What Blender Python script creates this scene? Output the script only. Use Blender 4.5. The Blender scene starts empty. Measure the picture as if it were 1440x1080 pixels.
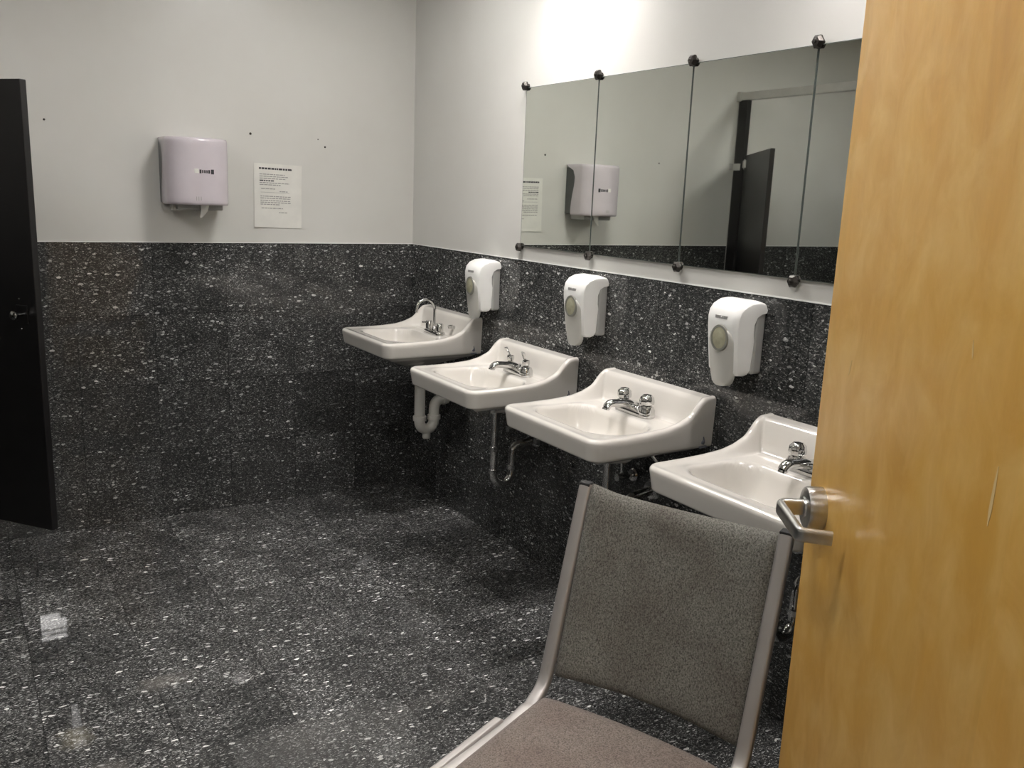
import bpy, bmesh, math, random
from mathutils import Vector, Matrix
import numpy as np
random.seed(7)
C = bpy.context.scene.collection
SC = bpy.context.scene
PI = math.pi

# ------------------------------------------------------------------ camera
cam_d = bpy.data.cameras.new('camera'); cam = bpy.data.objects.new('camera', cam_d); C.objects.link(cam)
cam_d.sensor_fit = 'HORIZONTAL'; cam_d.sensor_width = 36.0; cam_d.lens = 1235.26 / 1440 * 36.0
cam_d.clip_start = 0.02
_yaw, _pit, _rol = 0.57237, 0.20911, -0.03971
_f = Vector((math.sin(_yaw)*math.cos(_pit), math.cos(_yaw)*math.cos(_pit), -math.sin(_pit)))
_r = _f.cross(Vector((0, 0, 1))).normalized(); _d = _f.cross(_r)
_c, _s = math.cos(_rol), math.sin(_rol)
_r2 = _c*_r + _s*_d; _d2 = -_s*_r + _c*_d
cam.matrix_world = Matrix(((_r2.x, -_d2.x, -_f.x, -1.945), (_r2.y, -_d2.y, -_f.y, -3.9784),
                           (_r2.z, -_d2.z, -_f.z, 1.4651), (0, 0, 0, 1)))
SC.camera = cam

# ------------------------------------------------------------------ world, exposure, lamps
SC.view_settings.view_transform = 'Standard'
SC.view_settings.look = 'None'
SC.view_settings.gamma = 1.0
SC.view_settings.use_curve_mapping = False
SC.view_settings.exposure = 0.05
w = bpy.data.worlds.new('world'); SC.world = w; w.use_nodes = True
w.node_tree.nodes['Background'].inputs[0].default_value = (0.8, 0.85, 0.9, 1)
w.node_tree.nodes['Background'].inputs[1].default_value = 0.0
CEIL = 2.60
LAMP_TINT = (1.0, 0.972, 0.95)
TROFFERS = [  # x, y, size x, size y, emission, label
    (-1.45, -4.56, 0.76, 0.54, 66.0, 'recessed ceiling light over the entry, behind the wooden door'),
    (-2.55, -1.30, 0.30, 0.60, 24.0, 'recessed ceiling light over the toilet stalls'),
    (-1.52, -2.80, 0.30, 0.60, 30.0, 'recessed ceiling light between the stacking chair and the stalls'),
    (-0.68, -1.15, 0.30, 0.60, 34.0, 'recessed ceiling light in front of the gooseneck sink'),
]
DOWNLIGHTS = [  # x, y, emission, label
    (-0.20, -1.36, 370.0, 'round surface-mounted downlight above the first wall mirrors'),
    (-0.20, -2.62, 340.0, 'round surface-mounted downlight above the mirror beside the wooden door'),
]

# ------------------------------------------------------------------ helpers
def tag(o, label=None, cat=None, group=None, kind=None):
    if label: o['label'] = label
    if cat: o['category'] = cat
    if group: o['group'] = group
    if kind: o['kind'] = kind
    return o

def thing(name, label, cat, loc=(0, 0, 0), rz=0.0, group=None):
    o = bpy.data.objects.new(name, None); C.objects.link(o)
    o.empty_display_size = 0.1
    o.location = loc; o.rotation_euler = (0, 0, rz)
    return tag(o, label, cat, group)

def obj(name, bm, m, parent=None, smooth=True, auto=0.6, bevel=0.0, segs=2):
    bmesh.ops.remove_doubles(bm, verts=bm.verts, dist=1e-6)
    bmesh.ops.recalc_face_normals(bm, faces=bm.faces)
    me = bpy.data.meshes.new(name)
    if smooth:
        for f in bm.faces: f.smooth = True
        for e in bm.edges:
            if len(e.link_faces) == 2 and e.calc_face_angle(0) > auto: e.smooth = False
    bm.to_mesh(me); bm.free()
    o = bpy.data.objects.new(name, me); C.objects.link(o)
    if m: me.materials.append(m)
    if parent: o.parent = parent
    if bevel > 0:
        b = o.modifiers.new('bevel', 'BEVEL'); b.width = bevel; b.segments = segs; b.limit_method = 'ANGLE'
        b.angle_limit = math.radians(35); b.harden_normals = False
    return o

def box(bm, x0, x1, y0, y1, z0, z1, M=None):
    vs = [bm.verts.new((x, y, z)) for z in (z0, z1) for y in (y0, y1) for x in (x0, x1)]
    for q in ((0, 2, 3, 1), (4, 5, 7, 6), (0, 1, 5, 4), (2, 6, 7, 3), (0, 4, 6, 2), (1, 3, 7, 5)):
        bm.faces.new([vs[i] for i in q])
    if M is not None: bmesh.ops.transform(bm, matrix=M, verts=vs)
    return vs

def frame_of(t):
    t = t.normalized()
    a = Vector((0, 0, 1)) if abs(t.z) < 0.9 else Vector((1, 0, 0))
    u = t.cross(a).normalized(); return u, t.cross(u).normalized()

def loft(bm, rings, cap=True, closed=False):
    vr = [[bm.verts.new(p) for p in r] for r in rings]
    n = len(vr[0]); m = len(vr)
    for i in range(m if closed else m - 1):
        a, b = vr[i], vr[(i+1) % m]
        for k in range(n):
            bm.faces.new((a[k], a[(k+1) % n], b[(k+1) % n], b[k]))
    if cap and not closed:
        bm.faces.new(list(reversed(vr[0]))); bm.faces.new(vr[-1])
    return vr

def tube(bm, pts, rad, n=12, up=None, flat=None, cap=True, sq=1.0):
    """tube along pts; rad a number or a list; flat=(ru, rv) multiplies; up fixes the first section axis"""
    P = [Vector(p) for p in pts]; m = len(P)
    R = rad if isinstance(rad, (list, tuple)) else [rad]*m
    T = []
    for i in range(m):
        if i == 0: t = P[1]-P[0]
        elif i == m-1: t = P[-1]-P[-2]
        else: t = (P[i+1]-P[i]).normalized() + (P[i]-P[i-1]).normalized()
        T.append(t.normalized())
    if up is None: u, v = frame_of(T[0])
    rings = []
    for i in range(m):
        if up is not None:
            u = Vector(up); u = (u - T[i]*u.dot(T[i])).normalized()
        else:
            u = (u - T[i]*u.dot(T[i])).normalized()
        v = T[i].cross(u)
        fu, fv = flat if flat else (1, 1)
        pw = lambda q: math.copysign(abs(q)**sq, q)
        rings.append([P[i] + u*(R[i]*fu*pw(math.cos(2*PI*k/n))) + v*(R[i]*fv*pw(math.sin(2*PI*k/n))) for k in range(n)])
    loft(bm, rings, cap)

def cyl(bm, a, b, r, n=20, r2=None):
    tube(bm, [a, b], [r, r if r2 is None else r2], n)

def lathe(bm, prof, origin=(0, 0, 0), axis=(0, 0, 1), n=24):
    """prof: list of (r, h) along the axis"""
    ax = Vector(axis).normalized(); u, v = frame_of(ax); o = Vector(origin)
    rings = [[o + ax*h + u*(max(r, 1e-4)*math.cos(2*PI*k/n)) + v*(max(r, 1e-4)*math.sin(2*PI*k/n)) for k in range(n)] for r, h in prof]
    loft(bm, rings, True)

def prism(bm, poly, ax0, a0, a1):
    """extrude a polygon; poly of 2-D points in the two axes other than ax0, between a0 and a1"""
    def P(p, a):
        if ax0 == 'x': return (a, p[0], p[1])
        if ax0 == 'y': return (p[0], a, p[1])
        return (p[0], p[1], a)
    loft(bm, [[P(p, a0) for p in poly], [P(p, a1) for p in poly]], True)

def arc_pts(c, r, a0, a1, n):
    return [(c[0]+r*math.cos(a0+(a1-a0)*i/n), c[1]+r*math.sin(a0+(a1-a0)*i/n)) for i in range(n+1)]

def fillet(pts, rads, n=6):
    """round the inner corners of a 3-D polyline"""
    P = [Vector(p) for p in pts]; out = [P[0]]
    for i in range(1, len(P)-1):
        r = rads[i-1] if isinstance(rads, (list, tuple)) else rads
        a = (P[i-1]-P[i]).normalized(); b = (P[i+1]-P[i]).normalized()
        p0 = P[i]+a*r; p1 = P[i]+b*r
        for k in range(n+1):
            t = k/n; out.append(p0*(1-t)**2 + P[i]*2*t*(1-t) + p1*t*t)
    out.append(P[-1]); return out

def dup(root, loc, label, group=None):
    r = root.copy(); C.objects.link(r); r.location = loc; r['label'] = label
    if group: r['group'] = group
    for ch in list(root.children):
        c = ch.copy(); C.objects.link(c); c.parent = r
        for g in list(ch.children):
            d = g.copy(); C.objects.link(d); d.parent = c
    return r

# ------------------------------------------------------------------ materials
class NT:
    def __init__(s, name):
        s.m = bpy.data.materials.new(name); s.m.use_nodes = True
        s.t = s.m.node_tree; s.b = s.t.nodes['Principled BSDF']
    def n(s, typ, **kw):
        nd = s.t.nodes.new(typ)
        for k, v in kw.items():
            if k.startswith('i'):
                key = k[1:]; key = int(key) if key.isdigit() else key.replace('_', ' ')
                s.put(nd.inputs[key], v)
            else: setattr(nd, k, v)
        return nd
    def put(s, sock, v):
        if isinstance(v, bpy.types.NodeSocket): s.t.links.new(v, sock)
        else: sock.default_value = v
    def math(s, op, a, b=None, c=None, clamp=False):
        nd = s.t.nodes.new('ShaderNodeMath'); nd.operation = op; nd.use_clamp = clamp
        for i, v in enumerate((a, b, c)):
            if v is not None: s.put(nd.inputs[i], v)
        return nd.outputs[0]
    def mix(s, f, a, b, typ='MIX'):
        nd = s.t.nodes.new('ShaderNodeMix'); nd.data_type = 'RGBA'; nd.blend_type = typ
        s.put(nd.inputs[0], f); s.put(nd.inputs[6], a); s.put(nd.inputs[7], b); return nd.outputs[2]
    def ramp(s, f, stops, interp='LINEAR'):
        nd = s.t.nodes.new('ShaderNodeValToRGB'); nd.color_ramp.interpolation = interp
        e = nd.color_ramp.elements
        while len(e) < len(stops): e.new(0.5)
        for k, (p, c) in zip(e, stops):
            k.position = p; k.color = (c, c, c, 1) if isinstance(c, (int, float)) else (*c[:3], 1)
        s.put(nd.inputs[0], f); return nd.outputs[0]
    def noise(s, vec, scale, detail=3, rough=0.5, dist=0.0):
        nd = s.n('ShaderNodeTexNoise', iScale=scale, iDetail=detail, iRoughness=rough, iDistortion=dist)
        if vec is not None: s.put(nd.inputs['Vector'], vec)
        return nd.outputs['Fac']
    def bump(s, h, strength, dist=0.002):
        nd = s.n('ShaderNodeBump', iStrength=strength, iDistance=dist, iHeight=h)
        s.t.links.new(nd.outputs[0], s.b.inputs['Normal']); return nd
    def set(s, **kw):
        for k, v in kw.items(): s.put(s.b.inputs[k.replace('_', ' ')], v)
        return s
    def objco(s): return s.n('ShaderNodeTexCoord').outputs['Object']
    def pos(s): return s.n('ShaderNodeNewGeometry').outputs['Position']

def plain(name, col, rough=0.5, metal=0.0, var=0.06, scale=14.0, bump=0.0, bscale=200.0, coat=0.0, spec=None):
    k = NT(name); co = k.objco()
    f = k.noise(co, scale, 4)
    c = k.mix(k.ramp(f, [(0.3, 0.0), (0.7, 1.0)]), (*[x*(1-var) for x in col], 1), (*[min(1, x*(1+var)) for x in col], 1))
    k.set(Base_Color=c, Roughness=rough, Metallic=metal, Coat_Weight=coat, Coat_Roughness=0.08)
    if spec is not None: k.set(Specular_IOR_Level=spec)
    if bump > 0: k.bump(k.noise(co, bscale, 2), bump, 0.001)
    return k.m

def tile_mat(name, axes, rough, base=(0.024, 0.0245, 0.0245), gain=1.8, pale_patches=None):
    """dark vinyl composition tile: mottled charcoal with stretched pale chips, 305 mm tiles"""
    k = NT(name); sp = k.n('ShaderNodeSeparateXYZ', iVector=k.pos())
    u, v = sp.outputs[axes[0]], sp.outputs[axes[1]]
    S = 0.3048
    uu = k.math('ADD', k.math('DIVIDE', u, S), 100.0); vv = k.math('ADD', k.math('DIVIDE', v, S), 100.0)
    fu, fv = k.math('FLOOR', uu), k.math('FLOOR', vv)
    cell = k.n('ShaderNodeCombineXYZ', iX=fu, iY=fv, iZ=3.0).outputs[0]
    wn = k.n('ShaderNodeTexWhiteNoise', iVector=cell); wn.noise_dimensions = '3D'
    rnd = wn.outputs['Value']
    flat = k.n('ShaderNodeCombineXYZ', iX=u, iY=v, iZ=k.math('MULTIPLY', rnd, 9.0)).outputs[0]
    # warp a little so chips are ragged
    wx = k.n('ShaderNodeTexNoise', iScale=70.0, iDetail=2.0); k.put(wx.inputs['Vector'], flat)
    warp = k.n('ShaderNodeVectorMath', operation='MULTIPLY_ADD')
    k.put(warp.inputs[0], wx.outputs['Color']); warp.inputs[1].default_value = (0.012, 0.012, 0.0); k.put(warp.inputs[2], flat)
    def chips(su, sv, lo, dsz, seed, rot):
        mp = k.n('ShaderNodeMapping'); k.put(mp.inputs['Vector'], warp.outputs[0])
        mp.inputs['Scale'].default_value = (su, sv, 1); mp.inputs['Rotation'].default_value = (0, 0, rot)
        mp.inputs['Location'].default_value = (seed, seed*1.7, 0)
        vo = k.n('ShaderNodeTexVoronoi', iScale=1.0); k.put(vo.inputs['Vector'], mp.outputs[0])
        sc = k.n('ShaderNodeSeparateColor', iColor=vo.outputs['Color'])
        pick = k.ramp(sc.outputs[0], [(lo, 0.0), (min(lo+0.02, 1), 0.55), (1.0, 1.0)])
        sz = k.math('MULTIPLY', sc.outputs[1], dsz)
        shape = k.math('SMOOTHSTEP', vo.outputs['Distance'], 0.0, 0.0) if False else k.math('LESS_THAN', vo.outputs['Distance'], k.math('ADD', sz, 0.10))
        tone = k.math('ADD', k.math('MULTIPLY', sc.outputs[2], 0.85), 0.15)
        return k.math('MULTIPLY', k.math('MULTIPLY', pick, shape), tone)
    c1 = chips(46, 110, 0.84, 0.40, 0.0, 0.12)
    c2 = chips(110, 260, 0.72, 0.45, 7.3, -0.25)
    c3 = chips(190, 420, 0.45, 0.55, 3.1, 0.35)
    mott = k.ramp(k.noise(warp.outputs[0], 90.0, 5, 0.65), [(0.35, 0.0), (0.75, 1.0)])
    cloud = k.ramp(k.noise(flat, 6.0, 3), [(0.3, 0.55), (0.7, 1.4)])
    s = k.math('ADD', k.math('MULTIPLY', c1, 0.42), k.math('ADD', k.math('MULTIPLY', c2, 0.26), k.math('MULTIPLY', c3, 0.16)))
    s = k.math('ADD', s, k.math('MULTIPLY', mott, 0.030))
    s = k.math('MULTIPLY', k.math('MULTIPLY', s, gain), cloud)
    pale = k.n('ShaderNodeCombineXYZ', iX=k.math('MULTIPLY', s, 1.0), iY=k.math('MULTIPLY', s, 1.0), iZ=k.math('MULTIPLY', s, 0.97)).outputs[0]
    tone = k.math('MULTIPLY_ADD', rnd, 0.35, 0.82)
    add = k.n('ShaderNodeVectorMath', operation='ADD'); add.inputs[0].default_value = base; k.put(add.inputs[1], pale)
    scl = k.n('ShaderNodeVectorMath', operation='SCALE'); k.put(scl.inputs[0], add.outputs[0]); k.put(scl.inputs['Scale'], tone)
    # joints
    def edge(x):
        fr = k.math('FRACT', x); return k.math('MINIMUM', fr, k.math('SUBTRACT', 1.0, fr))
    e = k.math('MINIMUM', edge(uu), edge(vv))
    j = k.ramp(e, [(0.0, 1.0), (0.0035, 0.8), (0.006, 0.0)])
    col = k.mix(k.math('MULTIPLY', j, 0.6), scl.outputs[0], (0.006, 0.006, 0.006, 1))
    if pale_patches:  # soft-edged ovals mixed towards a paler tint
        for (cx, cy, rx, ry, amt, tint) in pale_patches:
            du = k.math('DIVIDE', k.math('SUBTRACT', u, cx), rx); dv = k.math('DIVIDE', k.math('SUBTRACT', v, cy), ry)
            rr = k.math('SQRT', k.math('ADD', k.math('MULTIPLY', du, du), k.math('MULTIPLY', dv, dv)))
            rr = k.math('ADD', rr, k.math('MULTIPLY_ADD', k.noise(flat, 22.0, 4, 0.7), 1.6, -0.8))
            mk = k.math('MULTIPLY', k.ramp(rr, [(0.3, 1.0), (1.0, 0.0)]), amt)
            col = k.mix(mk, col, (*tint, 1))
    rg = k.math('MULTIPLY_ADD', k.noise(flat, 14.0, 3), 0.012, rough-0.006)
    k.set(Base_Color=col, Roughness=rg, Specular_IOR_Level=0.5)
    h = k.math('ADD', k.math('MULTIPLY', k.noise(flat, 40.0, 2), 0.5), k.math('MULTIPLY', j, -1.0))
    k.bump(h, 0.006, 0.0002)
    return k.m

def paint_mat():
    k = NT('wall_paint'); co = k.pos()
    f = k.noise(co, 1.6, 4, 0.6)
    c = k.mix(k.ramp(f, [(0.3, 0.0), (0.7, 1.0)]), (0.62, 0.61, 0.57, 1), (0.67, 0.665, 0.63, 1))
    k.set(Base_Color=c, Roughness=k.math('MULTIPLY_ADD', k.noise(co, 5.0, 3), 0.15, 0.30))
    k.bump(k.noise(co, 180.0, 3), 0.10, 0.001)
    return k.m

def wood_mat():
    k = NT('maple_veneer'); co = k.objco()
    mp = k.n('ShaderNodeMapping'); k.put(mp.inputs['Vector'], co); mp.inputs['Scale'].default_value = (5, 5, 1.2)
    f1 = k.noise(mp.outputs[0], 2.2, 5, 0.6, 0.8)
    mp2 = k.n('ShaderNodeMapping'); k.put(mp2.inputs['Vector'], co); mp2.inputs['Scale'].default_value = (60, 60, 2.0)
    f2 = k.noise(mp2.outputs[0], 4.0, 4, 0.6)
    mp3 = k.n('ShaderNodeMapping'); k.put(mp3.inputs['Vector'], co); mp3.inputs['Scale'].default_value = (6, 6, 4.6)
    f3 = k.noise(mp3.outputs[0], 2.2, 5, 0.6, 0.6)
    base = k.ramp(f1, [(0.25, (0.61, 0.315, 0.050)), (0.5, (0.69, 0.375, 0.064)), (0.75, (0.75, 0.43, 0.085))])
    base = k.mix(k.math('MULTIPLY', k.ramp(f2, [(0.45, 0.0), (0.75, 1.0)]), 0.10), base, (0.50, 0.24, 0.045, 1))
    base = k.mix(k.math('MULTIPLY', k.ramp(f3, [(0.40, 0.0), (0.72, 1.0)]), 0.62), base, (0.86, 0.58, 0.20, 1))
    # veneer leaf joints: leaves of slightly different tone
    sp = k.n('ShaderNodeSeparateXYZ', iVector=co)
    leaf = k.math('FLOOR', k.math('DIVIDE', k.math('ADD', sp.outputs[0], 3.05), 0.147))
    wn = k.n('ShaderNodeTexWhiteNoise'); wn.noise_dimensions = '1D'; k.put(wn.inputs['W'], leaf)
    tone = k.math('MULTIPLY_ADD', wn.outputs['Value'], 0.10, 0.95)
    sc = k.n('ShaderNodeVectorMath', operation='SCALE'); k.put(sc.inputs[0], base); k.put(sc.inputs['Scale'], tone)
    k.set(Base_Color=sc.outputs[0], Roughness=0.35, Coat_Weight=0.15, Coat_Roughness=0.15)
    k.bump(f2, 0.04, 0.001)
    return k.m

def fabric_mat(name, c0, c1):
    k = NT(name); co = k.objco()
    f = k.noise(co, 300.0, 3, 0.75)
    mp = k.n('ShaderNodeMapping'); k.put(mp.inputs['Vector'], co); mp.inputs['Scale'].default_value = (520, 520, 130)
    g = k.noise(mp.outputs[0], 1.0, 2)
    patch = k.noise(co, 9.0, 4)
    c = k.mix(k.ramp(f, [(0.36, 0.0), (0.64, 1.0)]), (*c0, 1), (*c1, 1))
    c = k.mix(k.math('MULTIPLY', k.ramp(g, [(0.45, 0), (0.75, 1)]), 0.5), c, (*[x*1.35 for x in c1], 1))
    c = k.mix(k.math('MULTIPLY', k.ramp(patch, [(0.4, 0), (0.7, 1)]), 0.35), c, (c0[0]*1.3, c0[1]*0.95, c0[2]*0.95, 1))
    k.set(Base_Color=c, Roughness=0.95, Specular_IOR_Level=0.15, Sheen_Weight=0.15)
    k.bump(k.math('ADD', f, g), 0.5, 0.001)
    return k.m

def emit_mat(name, strength, tint=LAMP_TINT):
    k = NT(name)
    k.set(Base_Color=(0.9, 0.9, 0.88, 1), Roughness=0.4)
    f = k.noise(k.objco(), 30.0, 2)
    k.set(Emission_Color=(*tint, 1), Emission_Strength=k.math('MULTIPLY_ADD', f, strength*0.1, strength*0.95))
    return k.m

M_tile_back = tile_mat('vinyl_tile_back', (0, 2), 0.022)
M_tile_side = tile_mat('vinyl_tile_side', (1, 2), 0.05, base=(0.018, 0.0195, 0.0195), gain=2.0)
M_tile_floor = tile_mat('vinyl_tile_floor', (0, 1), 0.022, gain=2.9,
    pale_patches=[(-1.50, -1.42, 0.10, 0.05, 0.32, (0.30, 0.28, 0.25)), (-1.76, -1.60, 0.05, 0.07, 0.34, (0.30, 0.27, 0.19)),
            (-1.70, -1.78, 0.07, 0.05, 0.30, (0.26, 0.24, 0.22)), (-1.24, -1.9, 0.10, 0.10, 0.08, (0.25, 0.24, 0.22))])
M_paint = paint_mat()
M_ceil = plain('ceiling_panel', (0.72, 0.71, 0.68), 0.85, bump=0.4, bscale=120)
M_wood = wood_mat()
M_porc = plain('vitreous_china', (0.72, 0.69, 0.635), 0.10, var=0.015, scale=5, coat=0.6)
M_chrome = plain('chrome', (0.62, 0.62, 0.61), 0.10, 1.0, var=0.05, scale=60)
M_satin = plain('satin_nickel', (0.60, 0.59, 0.57), 0.28, 1.0, var=0.08, scale=80)
M_pvc = plain('white_pvc', (0.74, 0.72, 0.66), 0.35)
M_whiteplastic = plain('white_plastic', (0.88, 0.88, 0.85), 0.28, var=0.02)
M_greyplastic = plain('grey_plastic', (0.36, 0.36, 0.34), 0.35)
M_palegrey = plain('pale_grey_plastic', (0.52, 0.515, 0.475), 0.32, var=0.03)
M_olive = plain('soap_window', (0.36, 0.35, 0.25), 0.18, var=0.15, scale=60)
M_windowring = plain('window_ring', (0.22, 0.22, 0.19), 0.35)
M_lilac = plain('lilac_white_plastic', (0.60, 0.55, 0.585), 0.22, var=0.03, coat=0.3)
M_darkgrey = plain('dark_grey_plastic', (0.075, 0.08, 0.08), 0.3)
M_ink = plain('dark_print', (0.035, 0.035, 0.04), 0.5)
M_inkpale = plain('grey_print', (0.33, 0.325, 0.31), 0.6)
M_blue = plain('blue_grey_print', (0.15, 0.155, 0.18), 0.5)
M_paper = plain('glossy_paper', (0.78, 0.77, 0.72), 0.25, var=0.05, scale=16, coat=0.3)
M_black = plain('black_laminate', (0.0075, 0.0068, 0.007), 0.40, var=0.2)
M_alu = plain('anodised_aluminium', (0.50, 0.49, 0.465), 0.38, 0.25)
M_frame = plain('chair_frame_metal', (0.46, 0.435, 0.415), 0.42, 0.55, var=0.05)
M_bronze = plain('dark_bronze', (0.05, 0.045, 0.04), 0.35, 0.6)
M_edge = plain('glass_edge', (0.10, 0.115, 0.105), 0.2)
M_backfab = fabric_mat('grey_weave', (0.055, 0.053, 0.045), (0.26, 0.255, 0.225))
M_seatfab = fabric_mat('brown_weave', (0.085, 0.068, 0.058), (0.27, 0.23, 0.20))
M_rubber = plain('black_rubber', (0.02, 0.02, 0.02), 0.7)
k = NT('mirror_silver'); k.set(Base_Color=k.mix(k.noise(k.objco(), 2.0), (0.87, 0.90, 0.845, 1), (0.89, 0.92, 0.86, 1)), Metallic=1.0, Roughness=0.015); M_mirror = k.m

# ------------------------------------------------------------------ the room
def struct(name, bm, m, parent=None, **kw):
    o = obj(name, bm, m, parent, smooth=False, **kw)
    if parent is None: tag(o, kind='structure')
    return o
HW = 1.22; XL = -3.80; YF = -6.0; TT = 0.004
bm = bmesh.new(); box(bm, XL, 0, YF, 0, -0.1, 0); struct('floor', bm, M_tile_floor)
bm = bmesh.new(); box(bm, XL, 0, YF, 0, CEIL, CEIL+0.1); ceil = struct('ceiling', bm, M_ceil)
def wall(name, x0, x1, y0, y1, face, m):
    bm = bmesh.new(); box(bm, x0, x1, y0, y1, 0, CEIL); wo = struct(name, bm, M_paint)
    bm = bmesh.new()
    if face == '-y': box(bm, x0, x1, y0-TT, y0, 0, HW)
    if face == '+y': box(bm, x0, x1, y1, y1+TT, 0, HW)
    if face == '-x': box(bm, x0-TT, x0, y0, y1, 0, HW)
    if face == '+x': box(bm, x1, x1+TT, y0, y1, 0, HW)
    obj('tile_wainscot', bm, m, wo, smooth=False)
    bm = bmesh.new()
    if face == '-y': box(bm, x0, x1, y0-TT, y0, HW+0.0005, HW+0.004)
    if face == '+y': box(bm, x0, x1, y1, y1+TT, HW+0.0005, HW+0.004)
    if face == '-x': box(bm, x0-TT, x0, y0, y1, HW+0.0005, HW+0.004)
    if face == '+x': box(bm, x1, x1+TT, y0, y1, HW+0.0005, HW+0.004)
    obj('caulk_line', bm, M_whiteplastic, wo, smooth=False)
    return wo
wall('wall_back', XL, 0, 0, 0.12, '-y', M_tile_back)
wall('wall_right', 0, 0.12, YF-0.12, 0.12, '-x', M_tile_side)
wall('wall_left', XL-0.12, XL, YF-0.12, 0.12, '+x', M_tile_side)
wall('wall_front', XL, 0, YF-0.12, YF, '+y', M_tile_back)
wall('wall_stub', -1.33, -0.005, -4.02, -3.89, '+y', M_tile_back)
# suspended ceiling grid
bm = bmesh.new()
for i in range(7): box(bm, XL+0.61*i-0.012, XL+0.61*i+0.012, YF, 0, CEIL-0.006, CEIL-0.0005)
for i in range(10): box(bm, XL, 0, -0.61*i-0.012, -0.61*i+0.012, CEIL-0.0065, CEIL-0.001)
obj('ceiling_grid', bm, M_palegrey, ceil, smooth=False)

# ------------------------------------------------------------------ ceiling lamps
for (x, y, sx, sy, st, lab) in TROFFERS:
    t = thing('ceiling_light', lab, 'ceiling light', (x, y, CEIL))
    bm = bmesh.new()
    for a0, a1, b0, b1 in ((-sx/2-.02, -sx/2, -sy/2-.02, sy/2+.02), (sx/2, sx/2+.02, -sy/2-.02, sy/2+.02),
                           (-sx/2, sx/2, -sy/2-.02, -sy/2), (-sx/2, sx/2, sy/2, sy/2+.02)):
        box(bm, a0, a1, b0, b1, -0.016, -0.007)
    for q in (0.62, 0.80): box(bm, -sx/2, sx/2, -sy/2+sy*q-0.020, -sy/2+sy*q+0.020, -0.014, -0.0105)
    obj('frame', bm, M_whiteplastic, t, smooth=False)
    bm = bmesh.new(); box(bm, -sx/2, sx/2, -sy/2, sy/2, -0.010, -0.007)
    obj('diffuser', bm, emit_mat('lamp_diffuser', st), t, smooth=False)
for (x, y, st, lab) in DOWNLIGHTS:
    t = thing('ceiling_downlight', lab, 'ceiling light', (x, y, CEIL))
    bm = bmesh.new(); lathe(bm, [(0.095, -0.007), (0.095, -0.160), (0.088, -0.160), (0.084, -0.050), (0.070, -0.042), (0.070, -0.007)], n=40)
    obj('lamp_can', bm, M_whiteplastic, t)
    bm = bmesh.new(); lathe(bm, [(0.0, -0.060), (0.040, -0.058), (0.058, -0.050), (0.058, -0.044), (0.0, -0.044)], n=32)
    obj('bulb', bm, emit_mat('downlight_bulb', st, (1.0, 0.94, 0.93)), t)

# ------------------------------------------------------------------ wall mirrors and clips
MY = [-0.995, -1.4525, -1.914, -2.371, -2.829]; MZ0, MZ1 = 1.278, 1.881
mlabs = ['frameless mirror panel nearest the corner, showing the paper notice', 'second mirror panel from the corner, showing the paper towel dispenser',
         'third mirror panel from the corner, showing the dark stall post', 'mirror panel partly hidden by the wooden door']
for i in range(4):
    t = thing('wall_mirror', mlabs[i], 'mirror', (0, MY[i], MZ0), 0, 'row of wall mirrors')
    wd = MY[i]-MY[i+1]; g = 0.0012
    bm = bmesh.new(); box(bm, -0.0100, -0.0045, -wd+g, -g, 0, MZ1-MZ0)
    obj('backing', bm, M_edge, t, smooth=False)
    bm = bmesh.new(); box(bm, -0.0105, -0.0100, -wd+g+0.0025, -g-0.0025, 0.002, MZ1-MZ0-0.002)
    obj('mirror_glass', bm, M_mirror, t, smooth=False)
cn = ['above the left edge of the first mirror', 'at the first mirror joint from the corner', 'at the middle mirror joint', 'at the third mirror joint, near the wooden door', 'at the mirror end hidden behind the wooden door']
for i in range(4):
    for (z, tb) in ((MZ1+0.006, 'top'), (MZ0-0.006, 'bottom')):
        t = thing('mirror_clip', f'dark faceted {tb} mirror clip {cn[i]}', 'clip', (0, MY[i], z), 0, 'mirror clips')
        bm = bmesh.new(); lathe(bm, [(0.0, 0.0), (0.010, 0.0), (0.010, 0.0115), (0.018, 0.0125), (0.0185, 0.019), (0.012, 0.027), (0.0, 0.029)], axis=(-1, 0, 0), n=6)
        obj('clip_head', bm, M_bronze, t, smooth=False)
        bm = bmesh.new(); lathe(bm, [(0.0, 0.029), (0.005, 0.029), (0.004, 0.032), (0.0, 0.0325)], axis=(-1, 0, 0), n=12)
        obj('screw', bm, M_bronze, t)

# ------------------------------------------------------------------ sinks
W2, DEP = 0.254, 0.462
def sstep(a, b, x):
    t = np.clip((x-a)/(b-a), 0, 1); return t*t*(3-2*t)
_pd = np.array([0, .035, .05, .06, .077, .095, .14, .186, .258, .34, .47]); _ph = np.array([.090, .089, .084, .076, .055, .037, .018, .0075, .002, 0, 0])
_dd = np.linspace(-0.02, 0.48, 501); _hh = np.interp(_dd, _pd, _ph); _hh = np.convolve(np.pad(_hh, 10, 'edge'), np.ones(21)/21, 'valid')
def smax(a, b, k): 
    h = np.clip(0.5+0.5*(a-b)/k, 0, 1); return b*(1-h)+a*h+k*h*(1-h)
def rbox(a, d, ca, cd, ha, hd, r):
    qa = np.abs(a-ca)-ha+r; qd = np.abs(d-cd)-hd+r
    return np.hypot(np.maximum(qa, 0), np.maximum(qd, 0)) + np.minimum(np.maximum(qa, qd), 0) - r
RC = 0.045
def outline_w(d):
    over = np.clip(d-(DEP-RC), 0, RC)
    return W2-RC+np.sqrt(np.maximum(RC*RC-over*over, 0))
def edge_dist(a, d):
    # distance to the outline (the wall side does not count)
    qa = np.abs(a)-W2+RC; qd = d-DEP+RC
    return -(np.hypot(np.maximum(qa, 0), np.maximum(qd, 0)) + np.minimum(np.maximum(qa, qd), 0) - RC)
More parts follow.
